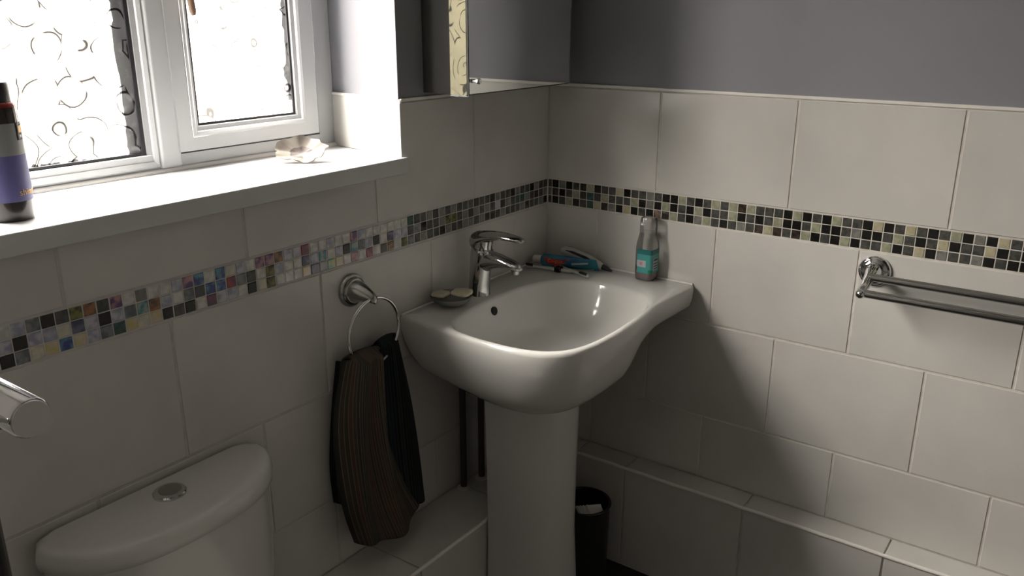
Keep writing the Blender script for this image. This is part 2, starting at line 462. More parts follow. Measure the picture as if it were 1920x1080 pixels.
# reveal tile on the window's right side, its corner bead, and the top trims
rv = MB().prism([(-0.5765, 0.004), (-0.5365, 0.2495), (-0.530, 0.2495), (-0.570, 0.004)], 0.1335, TT)
part('reveal_tile', rv, 'tile', wall_left, bevel=0.001)
bd = MB()
bd.lathe([(0.0058, 0.1335), (0.0058, TT + 0.0035), (0.004, TT + 0.0055)], (-0.5705, 0.0058, 0), 20)
structure('trim_1', bd, 'plastic_trim', smooth=50, label='white corner bead beside the window reveal')
structure('trim_2', MB().box((-0.572, -0.0012, TT), (-0.001, 0.005, TT + 0.0065)).prism([(-0.5775, 0.006), (-0.5375, 0.2495), (-0.530, 0.2495), (-0.570, 0.006)], TT, TT + 0.0065),
          'plastic_trim', bevel=0.0015, label='white edging strip on top of the window wall tiles')
structure('trim_3', MB().box((-0.0016, -1.94, TT), (0.005, -0.0015, TT + 0.0075)), 'plastic_trim', bevel=0.0018, label='white edging strip on top of the right wall tiles')

# mosaic bands
RT = [
 'G K M K G N L K G G B K G G M G K K L G K G L G L N L G G G K L K G K L G G K B K G B G K G L K M K B G K'.split(),
 'M G K G L N T G L G G G L K M K L K G K L K G G L K G K G L K K G L K K G M K K G L G K G B K G G B K G K'.split(),
 'G K G L K G T B N M K B K G K P N L G K M L G K G M G N B N G N L K G K L K G G L K G B K M G G M K G K K'.split()]
PT = 0.022
rng = random.Random(4)
for r in range(3):
    row = RT[r] + [rng.choice('KKKGGGGLBM') for _ in range(87 - len(RT[r]))]
    z1 = -r * PT - 0.0008; z0 = -(r + 1) * PT + 0.0008
    for k, c in enumerate(row):
        if k == 0:
            y1, y0 = -0.0012, -0.01331 + 0.001
        else:
            y1 = -(0.01331 + (k - 1) * PT) - 0.0009; y0 = -(0.01331 + k * PT) + 0.0009
        tile_right(y0, y1, z0, z1, name='mosaic_tile', mt='mos' + c, t=0.006, c=0.0014, x=0.0004 + rng.random() * 0.0006)
LT = [
 'G G M K G G M K G G M K G G K G G G M G M K M G G T w w w w w w v p w w v w w r v v o p p w v c b w b p v w w M w p G o O G K s v w'.split(),
 'M G K G M T T G M K v G M G M K M G O O M G G K s G v v n w K v s t K v w t v n w w v O w G s r b b G s w v o t s v K v n c v v K v'.split(),
 'K M G G N M G G G M G N N M G M M G G M N G G M G s O w o G w r w p w y g s n y w w w O c K w v v r w K G K y c y T s v y b y c s K'.split()]
QL, EL = 0.0217668, -0.0013538
for r in range(3):
    z1 = -r * PT - 0.0008; z0 = -(r + 1) * PT + 0.0008
    seq = LT[r] + [rng.choice('wvspycbGK') for _ in range(74 - len(LT[r]))]
    for k, c in enumerate(seq, 1):
        x0 = -(EL + k * QL) + 0.0009; x1 = -(EL + (k - 1) * QL) - 0.0009
        if k == 1: x1 = -0.0012
        tile_left(x0, x1, z0, z1, name='mosaic_tile', mt='mos' + c, t=0.006, c=0.0014, y=0.0004 + rng.random() * 0.0006)

# ------------------------------------------------------------------ tiled pipe boxing
LX, LZ, LY = -0.077, -0.75, -0.16
bR = structure('baseboard_right', MB().box((LX + 0.004, -1.94, FL), (0.003, LY + 0.004, LZ - 0.004)), 'grout', label='low tiled pipe boxing along the right wall')
y = LY; e = -0.3135; n = 0
while y > -1.93:
    ee = max(e, -1.935)
    tile_right(ee + G, y - G, FL + 0.002, LZ - 0.003, parent=bR, x=LX)
    o = bpy.data.objects.new('tile', tile_mesh(abs(y - ee) - 2 * G, abs(LX) - 0.004, 0.008, 0.001, 'tile')); link(o, bR)
    o.location = (LX / 2 + 0.002, (y + ee) / 2, LZ); o.rotation_euler = (-math.pi / 2, 0, 0)
    o.rotation_euler = (math.radians(-90), 0, math.radians(-90))
    y = e; e -= TW
et = MB()
pts = []
for i in range(60):
    yy = LY - 0.001 - i * 0.0301
    pts.append((LX + 0.002 + rng.uniform(-.0006, .0006), yy, LZ - 0.002 + rng.uniform(-.0006, .0006)))
et.tube(pts, 0.0048, 10)
part('edge_trim', et, 'plastic_trim', bR, smooth=60)
bL = structure('baseboard_left', MB().box((-1.825, LY + 0.004, FL), (-0.001, 0.003, LZ - 0.004)), 'grout', label='low tiled pipe boxing under the window wall')
x = -0.08; e = -0.40
while x > -1.82:
    ee = max(e, -1.825)
    tile_left(ee + G, x - G, FL + 0.002, LZ - 0.003, parent=bL, y=LY)
    o = bpy.data.objects.new('tile', tile_mesh(abs(x - ee) - 2 * G, abs(LY) - 0.004, 0.008, 0.001, 'tile')); link(o, bL)
    o.location = ((x + ee) / 2, LY / 2 + 0.002, LZ); o.rotation_euler = (math.radians(-90), 0, 0)
    x = e; e -= TW
o = bpy.data.objects.new('tile', tile_mesh(0.08 - 2 * G, 0.156, 0.008, 0.001, 'tile')); link(o, bL)
o.location = (-0.04, LY / 2 + 0.002, LZ); o.rotation_euler = (math.radians(-90), 0, 0)
et = MB().tube([(-0.079 - i * 0.0291, LY + 0.002, LZ - 0.002 + rng.uniform(-.0005, .0005)) for i in range(61)], 0.0048, 10)
part('edge_trim', et, 'plastic_trim', bL, smooth=60)

# ------------------------------------------------------------------ window
SZ = 0.133
win = bpy.data.objects.new('window_1', None); win.location = (-1.07, 0.25, SZ + Z0); ORG['window_1'] = (-1.07, 0.25, SZ); link(win)
tag(win, 'white plastic window with patterned glass in a deep reveal', None, None, 'structure')
WT = 1.13
def frame(x0, x1, z0, z1, w_, ya, yb, wb=None):
    """rectangular frame of four mitred bars between ya (room side) and yb"""
    mb = MB(); wb = w_ if wb is None else wb
    o_ = [(x0, z0), (x1, z0), (x1, z1), (x0, z1)]; i_ = [(x0 + w_, z0 + wb), (x1 - w_, z0 + wb), (x1 - w_, z1 - w_), (x0 + w_, z1 - w_)]
    for k in range(4):
        j = (k + 1) % 4
        q = [o_[k], o_[j], i_[j], i_[k]]
        mb.prism(q, ya, yb, axis='y')
    return mb
def bead(x0, x1, z0, z1, w_, ya, yb):
    """stepped glazing bead sloping from room-side rectangle to the glass"""
    mb = MB()
    prof = [(0, ya), (0.004, ya - 0.003), (w_ * 0.45, ya), (w_ * 0.52, ya + (yb - ya) * 0.35), (w_ * 0.9, ya + (yb - ya) * 0.55), (w_, yb)]
    rs = []
    for dd, yy in prof:
        rs.append([(x0 + dd, yy, z0 + dd), (x1 - dd, yy, z0 + dd), (x1 - dd, yy, z1 - dd), (x0 + dd, yy, z1 - dd)])
    return mb.rings(rs, False, False)
fx0, fx1 = -1.61, -0.531
part('outer_frame', frame(fx0, fx1, SZ + 0.001, WT, 0.052, 0.250, 0.308, 0.036), 'upvc', win, bevel=0.002)
part('mullion', MB().box((-0.991, 0.240, SZ + 0.008), (-0.9455, 0.306, WT - 0.03)), 'upvc', win, bevel=0.006)
sash = part('sash', frame(-0.952, -0.5905, 0.1685, WT - 0.04, 0.035, 0.2375, 0.285, 0.0265), 'upvc', win, bevel=0.002)
part('sash_gasket', frame(-0.953, -0.5865, 0.1650, WT - 0.038, 0.006, 0.2425, 0.2497), 'gasket', sash)
part('glazing_bead', bead(-0.917, -0.6257, 0.195, WT - 0.075, 0.0205, 0.2385, 0.2535), 'upvc', sash, smooth=30)
part('glazing_bead', bead(-1.56, -0.9905, 0.1455, WT - 0.05, 0.024, 0.2465, 0.2565), 'upvc', win, smooth=30)
part('glazing_gasket', frame(-0.898, -0.6447, 0.2135, WT - 0.094, 0.0060, 0.2515, 0.2548), 'gasket', sash)
part('glazing_gasket', frame(-1.538, -1.0135, 0.1680, WT - 0.072, 0.0075, 0.2535, 0.2570), 'gasket', win)
part('glass_pane', MB().box((-0.900, 0.2550, 0.212), (-0.6430, 0.2555, WT - 0.092)), 'patterned_glass', sash)
part('glass_pane', MB().box((-1.540, 0.2572, 0.1665), (-1.0115, 0.2577, WT - 0.07)), 'patterned_glass', win)
# outer rebate behind the glass, ragged as seen through the moulded pattern
def ragged(x0, x1, z0, z1, vertical, amp, y_, th=0.006, seed=1):
    rg = random.Random(seed); n = 90; mb = MB(); L_ = []; R_ = []
    off = 0
    for i in range(n + 1):
        t = i / n
        if rg.random() < 0.3: off = rg.uniform(-amp, amp)
        a = off + rg.uniform(-amp, amp) * 0.35
        if vertical:
            z = z0 + (z1 - z0) * t; L_.append((x0 + a, z)); R_.append((x1, z))
        else:
            xx = x0 + (x1 - x0) * t; L_.append((xx, z1 + a)); R_.append((xx, z0))
    for i in range(n):
        mb.prism([L_[i], L_[i + 1], R_[i + 1], R_[i]], y_, y_ + th, axis='y')
    return mb
part('outer_rebate', ragged(-1.0430, -1.0115, 0.17, WT - 0.07, True, 0.0035, 0.262, seed=3), 'rebate_grey', win, clean=False)
part('outer_rebate', ragged(-1.30, -1.0115, 0.166, 0.1765, False, 0.004, 0.262, seed=5), 'rebate_grey', win, clean=False)
part('outer_rebate', ragged(-0.6560, -0.6435, 0.245, WT - 0.09, True, 0.0045, 0.262, seed=8), 'rebate_grey', win, clean=False)
hb = MB().box((-0.951, 0.222, 0.478), (-0.925, 0.2375, 0.600))
h_ = part('window_handle', hb, 'upvc', sash, bevel=0.004)
part('handle_lever', MB().tube([(-0.938, 0.224, 0.565), (-0.936, 0.214, 0.56), (-0.932, 0.204, 0.545), (-0.920, 0.202, 0.49), (-0.9145, 0.200, 0.432), (-0.914, 0.200, 0.425)], [0.008, 0.009, 0.009, 0.0075, 0.0062, 0.004], 14), 'handle_brown', sash, smooth=60)
part('window_sill', MB().prism([(-1.618, 0.252), (-0.533, 0.252), (-0.571, 0.0), (-0.5625, -0.004), (-0.564, -0.010), (-1.618, -0.010)], 0.0985, SZ), 'sill_white', win, bevel=0.0022)
part('sealant_bead', MB().tube([(-1.60, 0.248, SZ + 0.002), (-0.98, 0.247, SZ + 0.002), (-0.5365, 0.246, SZ + 0.002)], 0.0065, 10), 'silicone', win, smooth=60)

# ------------------------------------------------------------------ mirror cabinet
cx0, cx1, cz0, cz1, cy = -0.5035, -0.1075, 0.2665, 0.88, -0.13
cab = thing('mirror_cabinet', ((cx0 + cx1) / 2, cy / 2, cz0), 'mirror-fronted wall cabinet in the corner beside the window', 'cabinet')
part('body', MB().prism([(cx0 + 0.0012, cy + 0.006), (cx1, cy + 0.006), (cx1, 0.0042), (-0.4940, 0.0042)], cz0 - 0.002, cz1), 'cabinet_side', cab, bevel=0.0006)
dr = part('door', MB().box((cx0, cy, cz0), (cx1, cy + 0.0045, cz1)), 'mirror_edge', cab)
part('mirror_panel', MB().box((cx0 + 0.0015, cy - 0.0007, cz0 + 0.0015), (cx1 - 0.001, cy, cz1 - 0.0015)), 'mirror', dr, label='mirror glass of the cabinet door')
kb = MB().lathe([(0.0045, 0.0), (0.0045, 0.004), (0.0035, 0.006), (0.0035, 0.010), (0.006, 0.0125), (0.0062, 0.018), (0.0045, 0.0205)], (-0.490, cy - 0.0007, 0.2945), 20, (0, -1, 0))
part('knob', kb, 'chrome', dr, smooth=40, label='small chrome knob')
part('hinge_foot', MB().box((cx0 + 0.0005, cy + 0.006, cz0 - 0.0045), (cx0 + 0.008, cy + 0.050, cz0 - 0.0022)), 'chrome', cab)

# ------------------------------------------------------------------ basin and pedestal
DZ = -0.219
bas = thing('wash_basin', (-0.33, -0.2, DZ - 0.20), 'white ceramic wash basin with a side shelf in the corner', 'basin')
CXB, CYB = -0.372, -0.275
def catmull(P, n=8, closed=False):
    out_ = []
    k = len(P)
    for i in range(k if closed else k - 1):
        if closed:
            p0, p1, p2, p3 = P[i - 1], P[i], P[(i + 1) % k], P[(i + 2) % k]
        else:
            p0, p1, p2, p3 = P[max(i - 1, 0)], P[i], P[i + 1], P[min(i + 2, k - 1)]
        for j in range(n):
            t = j / n
            out_.append(tuple(0.5 * ((2 * p1[d]) + (-p0[d] + p2[d]) * t + (2 * p0[d] - 5 * p1[d] + 4 * p2[d] - p3[d]) * t * t + (-p0[d] + 3 * p1[d] - 3 * p2[d] + p3[d]) * t ** 3) for d in range(2)))
    if not closed:
        out_.append(P[-1])
    return out_
leftside = [(-0.602, -0.001), (-0.608, -0.06), (-0.618, -0.14), (-0.630, -0.23), (-0.6305, -0.30), (-0.622, -0.36), (-0.600, -0.408), (-0.560, -0.441), (-0.50, -0.456), (-0.42, -0.461), (-0.34, -0.459)]
front = catmull(leftside + [(-0.28, -0.4545), (-0.23, -0.448), (-0.185, -0.4435), (-0.13, -0.4445), (-0.07, -0.449), (-0.02, -0.452), (-0.006, -0.449), (-0.001, -0.440)], 8)
OUT = front + [(-0.001, -0.30), (-0.001, -0.15), (-0.001, -0.001), (-0.15, -0.001), (-0.30, -0.001), (-0.45, -0.001)]
BODY = catmull(leftside + [(-0.28, -0.442), (-0.225, -0.408), (-0.185, -0.355), (-0.160, -0.28), (-0.150, -0.20), (-0.150, -0.10), (-0.155, -0.001)], 8)
MOUTH = catmull([(-0.590, -0.150), (-0.545, -0.120), (-0.46, -0.105), (-0.361, -0.101), (-0.254, -0.110), (-0.172, -0.150), (-0.130, -0.235), (-0.134, -0.330), (-0.165, -0.395), (-0.215, -0.424), (-0.285, -0.434), (-0.402, -0.440), (-0.500, -0.434), (-0.563, -0.410), (-0.598, -0.360), (-0.609, -0.29), (-0.607, -0.205)], 8, True)
def hit(poly, th, c=(CXB, CYB)):
    dx, dy = math.cos(th), math.sin(th); best = None
    for i in range(len(poly)):
        (x1, y1), (x2, y2) = poly[i], poly[(i + 1) % len(poly)]
        ex, ey = x2 - x1, y2 - y1; den = dx * ey - dy * ex
        if abs(den) < 1e-12: continue
        t = ((x1 - c[0]) * ey - (y1 - c[1]) * ex) / den
        s_ = ((x1 - c[0]) * dy - (y1 - c[1]) * dx) / den
        if t > 0 and -1e-6 <= s_ <= 1 + 1e-6 and (best is None or t > best): best = t
    return best
ths = sorted(set([round(2 * math.pi * i / 160, 6) for i in range(160)] + [round(math.atan2(p[1] - CYB, p[0] - CXB) % (2 * math.pi), 6) for p in ((-0.001, -0.001), (-0.602, -0.001), (-0.006, -0.449), (-0.001, -0.440), (-0.02, -0.452))]))
def supere(a, b_, th, n):
    c, s_ = abs(math.cos(th)), abs(math.sin(th))
    return 1.0 / ((c / a) ** n + (s_ / b_) ** n) ** (1 / n)
RO = [hit(OUT, t) for t in ths]
RB = [hit(MOUTH, t) for t in ths]
RQ = [min(hit(BODY, t), o_) for t, o_ in zip(ths, RO)]
RP = [supere(0.115, 0.10, t, 2.3) for t in ths]
GP = [o_ - b_ for o_, b_ in zip(RO, RB)]
FF = [max(0.0, -math.sin(t)) ** 1.5 for t in ths]        # 1 at the front
def ring(R, z, ds=0.0):
    return [(CXB + math.cos(t) * r, CYB + math.sin(t) * r, DZ + z * (1 - ds * f)) for t, r, f in zip(ths, R, FF)]
def lerp(A, B, f): return [a + (b_ - a) * f for a, b_ in zip(A, B)]
rs = []
# from under the pedestal top, up the outside, over the rim and down into the bowl
for dep, fr_, sh_ in ((-0.196, 0.02, 0), (-0.190, 0.26, 0), (-0.179, 0.46, 0), (-0.165, 0.62, 0.01), (-0.148, 0.74, 0.04), (-0.127, 0.83, 0.10), (-0.104, 0.893, 0.20), (-0.086, 0.930, 0.36), (-0.073, 0.952, 0.56), (-0.064, 0.965, 0.75), (-0.057, 0.975, 0.89), (-0.049, 0.983, 0.965)):
    base_ = lerp(RP, RQ, fr_)
    rs.append(ring([q + (o_ - q2) * sh_ for q, q2, o_ in zip(base_, RQ, RO)], dep, 0.13 * min(1.0, max(0.0, (-dep - 0.055) / 0.075))))
rs.append(ring([o_ * 0.994 for o_ in RO], -0.036))
rs.append(ring(RO, -0.010))
rs.append(ring([o_ - min(0.0025, 0.12 * g) for o_, g in zip(RO, GP)], -0.0038))
rs.append(ring([o_ - min(0.0075, 0.32 * g) for o_, g in zip(RO, GP)], -0.0006))
rs.append(ring([o_ - 0.5 * g for o_, g in zip(RO, GP)], 0.0))
rs.append(ring([b_ + min(0.0085, 0.30 * g) for b_, g in zip(RB, GP)], -0.0006))
rs.append(ring([b_ + min(0.003, 0.10 * g) for b_, g in zip(RB, GP)], -0.003))
rs.append(ring([b_ - 0.001 for b_ in RB], -0.009))
rs.append(ring([b_ * 0.965 for b_ in RB], -0.026))
rs.append(ring([b_ * 0.905 for b_ in RB], -0.055))
rs.append(ring([b_ * 0.82 for b_ in RB], -0.085))
rs.append(ring([b_ * 0.68 for b_ in RB], -0.112))
rs.append(ring([b_ * 0.45 for b_ in RB], -0.128))
rs.append(ring([b_ * 0.15 for b_ in RB], -0.135))
bb = MB().rings(rs, True, True)
part('bowl', bb, 'ceramic', bas, smooth=60)
of = MB()
of.lathe([(0.0105, 0), (0.0105, 0.004)], (-0.392, -0.1075, DZ - 0.030), 24, (0, -0.97, 0.22))
part('overflow_hole', of, 'dark_hole', bas)
part('waste_plug', MB().lathe([(0.033, 0), (0.033, 0.003), (0.028, 0.006), (0.006, 0.009)], (CXB, CYB, DZ - 0.1355), 32), 'chrome', bas, smooth=40)
part('sealant_bead', MB().tube([(-0.60, -0.004, DZ - 0.001), (-0.004, -0.004, DZ - 0.001), (-0.004, -0.443, DZ - 0.001)], 0.0035, 8), 'silicone', bas, smooth=60)
# pedestal: a shell open towards the wall
def pedring(z, a, yf, yb):
    pts_ = [(-0.385 - a, yb, z)]
    y0_ = -0.205
    n = 40
    for i in range(n + 1):
        t = math.pi + math.pi * i / n
        c, s_ = math.cos(t), math.sin(t)
        e_ = 0.86
        pts_.append((-0.385 + a * math.copysign(abs(c) ** e_, c), y0_ + (y0_ - yf) * math.copysign(abs(s_) ** e_, s_), z))
    pts_.append((-0.385 + a, yb, z))
    return pts_
ped = thing('basin_pedestal', (-0.385, -0.24, FL), 'white ceramic pedestal column holding up the basin', 'pedestal')
pr_ = [(DZ - 0.150, 0.124, -0.330), (DZ - 0.20, 0.120, -0.326), (DZ - 0.26, 0.118, -0.324), (-0.62, 0.114, -0.322), (-0.80, 0.112, -0.322), (-0.95, 0.116, -0.330), (-1.03, 0.126, -0.345), (FL, 0.130, -0.35)]
part('column', MB().rings([pedring(z, a, yf, -0.166) for z, a, yf in pr_]), 'ceramic', ped, smooth=50)

# ------------------------------------------------------------------ mixer tap
TX = -0.378
tap = thing('mixer_tap', (TX, -0.055, DZ), 'chrome single-lever mixer tap on the basin', 'tap')
def lofted(cent, n=28):
    """cent: list of (centre, axis u, axis v) half-axes"""
    rs_ = []
    for c, u, v_ in cent:
        c, u, v_ = V(c), V(u), V(v_)
        rs_.append([tuple(c + u * math.cos(2 * math.pi * i / n) + v_ * math.sin(2 * math.pi * i / n)) for i in range(n)])
    return MB().rings(rs_)
bodyc = []
for z, y_, a, b_ in [(0.0005, -0.054, 0.0275, 0.0275), (0.004, -0.054, 0.0275, 0.0275), (0.006, -0.054, 0.0262, 0.0262), (0.03, -0.055, 0.0252, 0.0255), (0.06, -0.058, 0.0250, 0.0260), (0.085, -0.061, 0.0255, 0.0275), (0.104, -0.064, 0.0260, 0.0285), (0.113, -0.066, 0.0255, 0.0275), (0.117, -0.067, 0.0225, 0.0245)]:
    bodyc.append(((TX, y_, DZ + z), (a, 0, 0), (0, b_, b_ * 0.22)))
part('body', lofted(bodyc), 'tap_chrome', tap, smooth=60)
sp = []
for y_, z, a, b_ in [(-0.058, 0.080, 0.0235, 0.028), (-0.080, 0.088, 0.0228, 0.0255), (-0.100, 0.0925, 0.0215, 0.0205), (-0.120, 0.0930, 0.0200, 0.0160), (-0.140, 0.0910, 0.0185, 0.0130), (-0.158, 0.0880, 0.0170, 0.0110), (-0.170, 0.0860, 0.0150, 0.0092), (-0.176, 0.0850, 0.010, 0.006)]:
    sp.append(((TX, y_, DZ + z), (a, 0, 0), (0, b_ * 0.22, b_)))
part('spout', lofted(sp), 'tap_chrome', tap, smooth=60)
part('aerator', MB().lathe([(0.0098, 0), (0.0104, 0.002), (0.0104, 0.012)], (TX, -0.161, DZ + 0.069), 24), 'brushed_chrome', tap, smooth=40)
nk = []
for z, y_, a in [(0.110, -0.066, 0.0230), (0.118, -0.067, 0.0215), (0.128, -0.0685, 0.0205), (0.140, -0.070, 0.0225)]:
    nk.append(((TX, y_, DZ + z), (a, 0, 0), (0, a, a * 0.2)))
part('cartridge_dome', lofted(nk), 'tap_chrome', tap, smooth=60)
lv = []
for y_, z, a, b_ in [(-0.0375, 0.126, 0.010, 0.010), (-0.0400, 0.1285, 0.019, 0.0165), (-0.047, 0.1335, 0.0245, 0.0190), (-0.058, 0.1390, 0.0268, 0.0180), (-0.072, 0.1445, 0.0265, 0.0150), (-0.088, 0.1490, 0.0250, 0.0122), (-0.108, 0.1525, 0.0225, 0.0100), (-0.130, 0.1540, 0.0200, 0.0085), (-0.152, 0.1535, 0.0180, 0.0074), (-0.170, 0.1520, 0.0155, 0.0064), (-0.180, 0.1508, 0.0115, 0.0048), (-0.1835, 0.1502, 0.005, 0.0025)]:
    lv.append(((TX, y_, DZ + z), (a, 0, 0), (0, b_ * 0.30, b_)))
part('lever', lofted(lv), 'tap_chrome', tap, smooth=60)

# ------------------------------------------------------------------ soap dish and soap
dish = MB().lathe([(0.020, 0.0), (0.024, 0.001), (0.036, 0.006), (0.045, 0.014), (0.0485, 0.021), (0.0475, 0.0225), (0.0440, 0.018), (0.034, 0.0105), (0.02, 0.008), (0.004, 0.0075)], (-0.482, -0.052, DZ + 0.0006), 40, sx=1.0, sy=1.02)
tag(solo('soap_dish', dish, 'dish_glass', (-0.482, -0.052, DZ), smooth=50), 'small round dark glass soap dish left of the tap', 'soap dish')
def slab(c, ax, ay, hz, rot, tilt, seed):
    rg = random.Random(seed); n = 28; rs_ = []
    M_ = Matrix.Rotation(rot, 3, 'Z') @ Matrix.Rotation(tilt, 3, 'Y')
    jit = [1 + rg.uniform(-.05, .05) for _ in range(n)]
    for f, h in ((0.72, -hz), (0.96, -hz * 0.6), (1.0, 0), (0.95, hz * 0.7), (0.70, hz)):
        rs_.append([tuple(V(c) + M_ @ V((math.copysign(abs(math.cos(a)) ** 0.6, math.cos(a)) * ax * f * j, math.copysign(abs(math.sin(a)) ** 0.6, math.sin(a)) * ay * f * j, h))) for a, j in zip([2 * math.pi * i / n for i in range(n)], jit)])
    return MB().rings(rs_)
tag(solo('soap_bar', slab((-0.500, -0.036, DZ + 0.0285), 0.024, 0.019, 0.0050, 0.3, 0.08, 1), 'soap', (-0.500, -0.036, DZ + 0.0235), smooth=60), 'worn cream soap piece on the left side of the dish', 'soap', 'soap pieces in the dish')
tag(solo('soap_bar', slab((-0.463, -0.069, DZ + 0.0280), 0.022, 0.024, 0.0050, 0.2, -0.05, 2), 'soap', (-0.463, -0.069, DZ + 0.0230), smooth=60), 'worn cream soap slab nearest the tap', 'soap', 'soap pieces in the dish')

# ------------------------------------------------------------------ towel ring and towel
RX, RZc = -0.738, -0.207
tr_ = thing('towel_ring', (-0.746, 0, -0.123), 'chrome towel ring on the tiles left of the basin', 'towel ring')
part('wall_plate', MB().lathe([(0.036, 0), (0.036, 0.004), (0.034, 0.007), (0.030, 0.008), (0.030, 0.011), (0.027, 0.014), (0.0245, 0.0145)], (-0.746, -0.0003, -0.123), 40, (0, -1, 0)), 'brushed_chrome', tr_, smooth=35)
pc = []
for k, (y_, z, a, b_) in enumerate([(-0.012, -0.122, 0.0235, 0.0235), (-0.024, -0.122, 0.0215, 0.0215), (-0.036, -0.124, 0.0175, 0.0180), (-0.047, -0.128, 0.0135, 0.0145), (-0.055, -0.132, 0.011, 0.012), (-0.0605, -0.1345, 0.009, 0.010), (-0.063, -0.136, 0.005, 0.006)]):
    pc.append(((-0.746 + 0.008 * min(1, k / 4), y_, z), (a, 0, 0), (0, b_ * 0.25, b_)))
part('post', lofted(pc), 'brushed_chrome', tr_, smooth=60)
RR = 0.0735
part('ring', MB().tube([(RX + RR * math.cos(2 * math.pi * i / 72), -0.055 - 0.006 * math.sin(2 * math.pi * i / 72) * -1 * 0, RZc + RR * math.sin(2 * math.pi * i / 72)) for i in range(72)], 0.0036, 12, closed=True, upv=(0, 1, 0)), 'chrome', tr_, smooth=60)

tw = thing('hand_towel', (-0.735, -0.06, -0.69), 'brown striped hand towel hanging through the chrome ring', 'towel')
def interp(P, t):
    n = len(P) - 1; s_ = min(max(t, 0), 1) * n; i = min(int(s_), n - 1); f = s_ - i
    p0, p1, p2, p3 = P[max(i - 1, 0)], P[i], P[i + 1], P[min(i + 2, n)]
    return tuple(0.5 * (2 * p1[d] + (-p0[d] + p2[d]) * f + (2 * p0[d] - 5 * p1[d] + 4 * p2[d] - p3[d]) * f * f + (-p0[d] + 3 * p1[d] - 3 * p2[d] + p3[d]) * f ** 3) for d in range(len(p0)))
def cloth(name, Lp, Rp, y0, nfold, amp, top, matn, ph=0.0, bottom=0.0, back=0.02, skew=0.0, nu=72, nv=60):
    """hanging flap; Lp/Rp: (x,z) side curves top to bottom; the top rows roll over the ring"""
    rows = []
    for k in range(8):                                   # roll over the ring
        a = math.pi * (k / 8) * 0.95
        L0, R0 = Lp[0], Rp[0]
        rows.append([(L0[0] + (R0[0] - L0[0]) * (j / nu), y0 + back * (1 + math.cos(a)) / 1.0, (L0[1] + (R0[1] - L0[1]) * j / nu) + top * math.sin(a) * (0.75 + 0.25 * math.sin(math.pi * j / nu)) - 0.035 * (1 - k / 8) ** 2) for j in range(nu + 1)])
    for i in range(nv + 1):
        t = i / nv; l, r = interp(Lp, t), interp(Rp, t); row = []
        for j in range(nu + 1):
            s_ = j / nu
            env = 0.35 + 0.65 * min(1, t * 2.5)
            ff = math.sin(s_ * nfold * math.pi * 2 + ph + t * skew) * amp * env + math.sin(s_ * nfold * 5.1 + ph * 3 + t * 2.2) * amp * 0.5
            bulge = math.sin(math.pi * s_) ** 0.6 * 0.020
            edge = (abs(2 * s_ - 1) ** 6) * 0.022
            zz = l[1] + (r[1] - l[1]) * s_ - bottom * math.sin(math.pi * s_) * t ** 3
            row.append((l[0] + (r[0] - l[0]) * s_, y0 - bulge + edge + ff, zz))
        rows.append(row)
    mb = MB().grid(rows)
    org = ORG[tw.name]
    me = mb.mesh(name, org, None, clean=False)
    me.polygons.foreach_set('use_smooth', [True] * len(me.polygons))
    uvl = me.uv_layers.new(name='UVMap'); nr = len(rows); nc = nu + 1
    for lp_ in me.loops:
        uvl.data[lp_.index].uv = ((lp_.vertex_index % nc) / nu, (lp_.vertex_index // nc) / nr)
    me.materials.append(MATS[matn])
    o = bpy.data.objects.new(name, me); link(o, tw)
    md = o.modifiers.new('thick', 'SOLIDIFY'); md.thickness = 0.004; md.offset = 0
    return o
cloth('front_flap', [(-.815, -.251), (-.842, -.345), (-.853, -.446), (-.848, -.575), (-.828, -.672)], [(-.732, -.254), (-.724, -.355), (-.708, -.472), (-.668, -.584), (-.622, -.664)], -.066, 2.2, 0.0085, 0.022, 'towel_brown', 0.6, 0.03, skew=3.2)
cloth('back_flap', [(-.716, -.252), (-.722, -.36), (-.720, -.50), (-.705, -.640)], [(-.660, -.250), (-.620, -.398), (-.596, -.543), (-.582, -.690)], -.046, 1.6, 0.004, 0.022, 'towel_dark', 0.2, 0.0, back=0.012, skew=-1.4, nu=40)['label'] = 'dark teal-grey rear half of the towel'
cloth('side_flap', [(-.806, -.262), (-.827, -.371), (-.842, -.49), (-.838, -.583)], [(-.760, -.27), (-.770, -.371), (-.770, -.49), (-.770, -.590)], -.030, 1.2, 0.003, 0.008, 'towel_dark', 1.2, 0.0, back=0.006, nu=30)

# ------------------------------------------------------------------ double towel rail on the right wall
rail = thing('double_towel_rail', (0, -1.16, -0.112), 'chrome double towel rail on the right tiled wall', 'towel rail')
for yy in (-0.866, -1.466):
    pl_ = part('wall_plate', MB().lathe([(0.0345, 0), (0.0345, 0.004), (0.0325, 0.007), (0.029, 0.008), (0.0285, 0.011), (0.024, 0.015), (0.020, 0.0165)], (-0.0003, yy, -0.110), 40, (-1, 0, 0)), 'chrome', rail, smooth=35)
    ac = []
    for x_, z, a, b_ in [(-0.012, -0.107, 0.0200, 0.0200), (-0.024, -0.1085, 0.0170, 0.0170), (-0.042, -0.114, 0.0125, 0.0130), (-0.062, -0.120, 0.0105, 0.0110), (-0.085, -0.127, 0.0095, 0.0100), (-0.104, -0.1325, 0.0092, 0.0095)]:
        ac.append(((x_, yy, z), (0, a, 0), (b_ * 0.3, 0, b_)))
    part('arm', lofted(ac), 'chrome', rail, smooth=60)
    part('end_ball', MB().lathe([(0.0105 * math.sin(math.pi * i / 12) + 1e-5, -0.0105 * math.cos(math.pi * i / 12)) for i in range(13)], (-0.108, yy, -0.1345), 24), 'chrome', rail, smooth=60)
part('bar', MB().tube([(-0.050, -0.866, -0.1115), (-0.050, -1.466, -0.1115)], 0.0085, 20), 'brushed_chrome', rail, smooth=60)
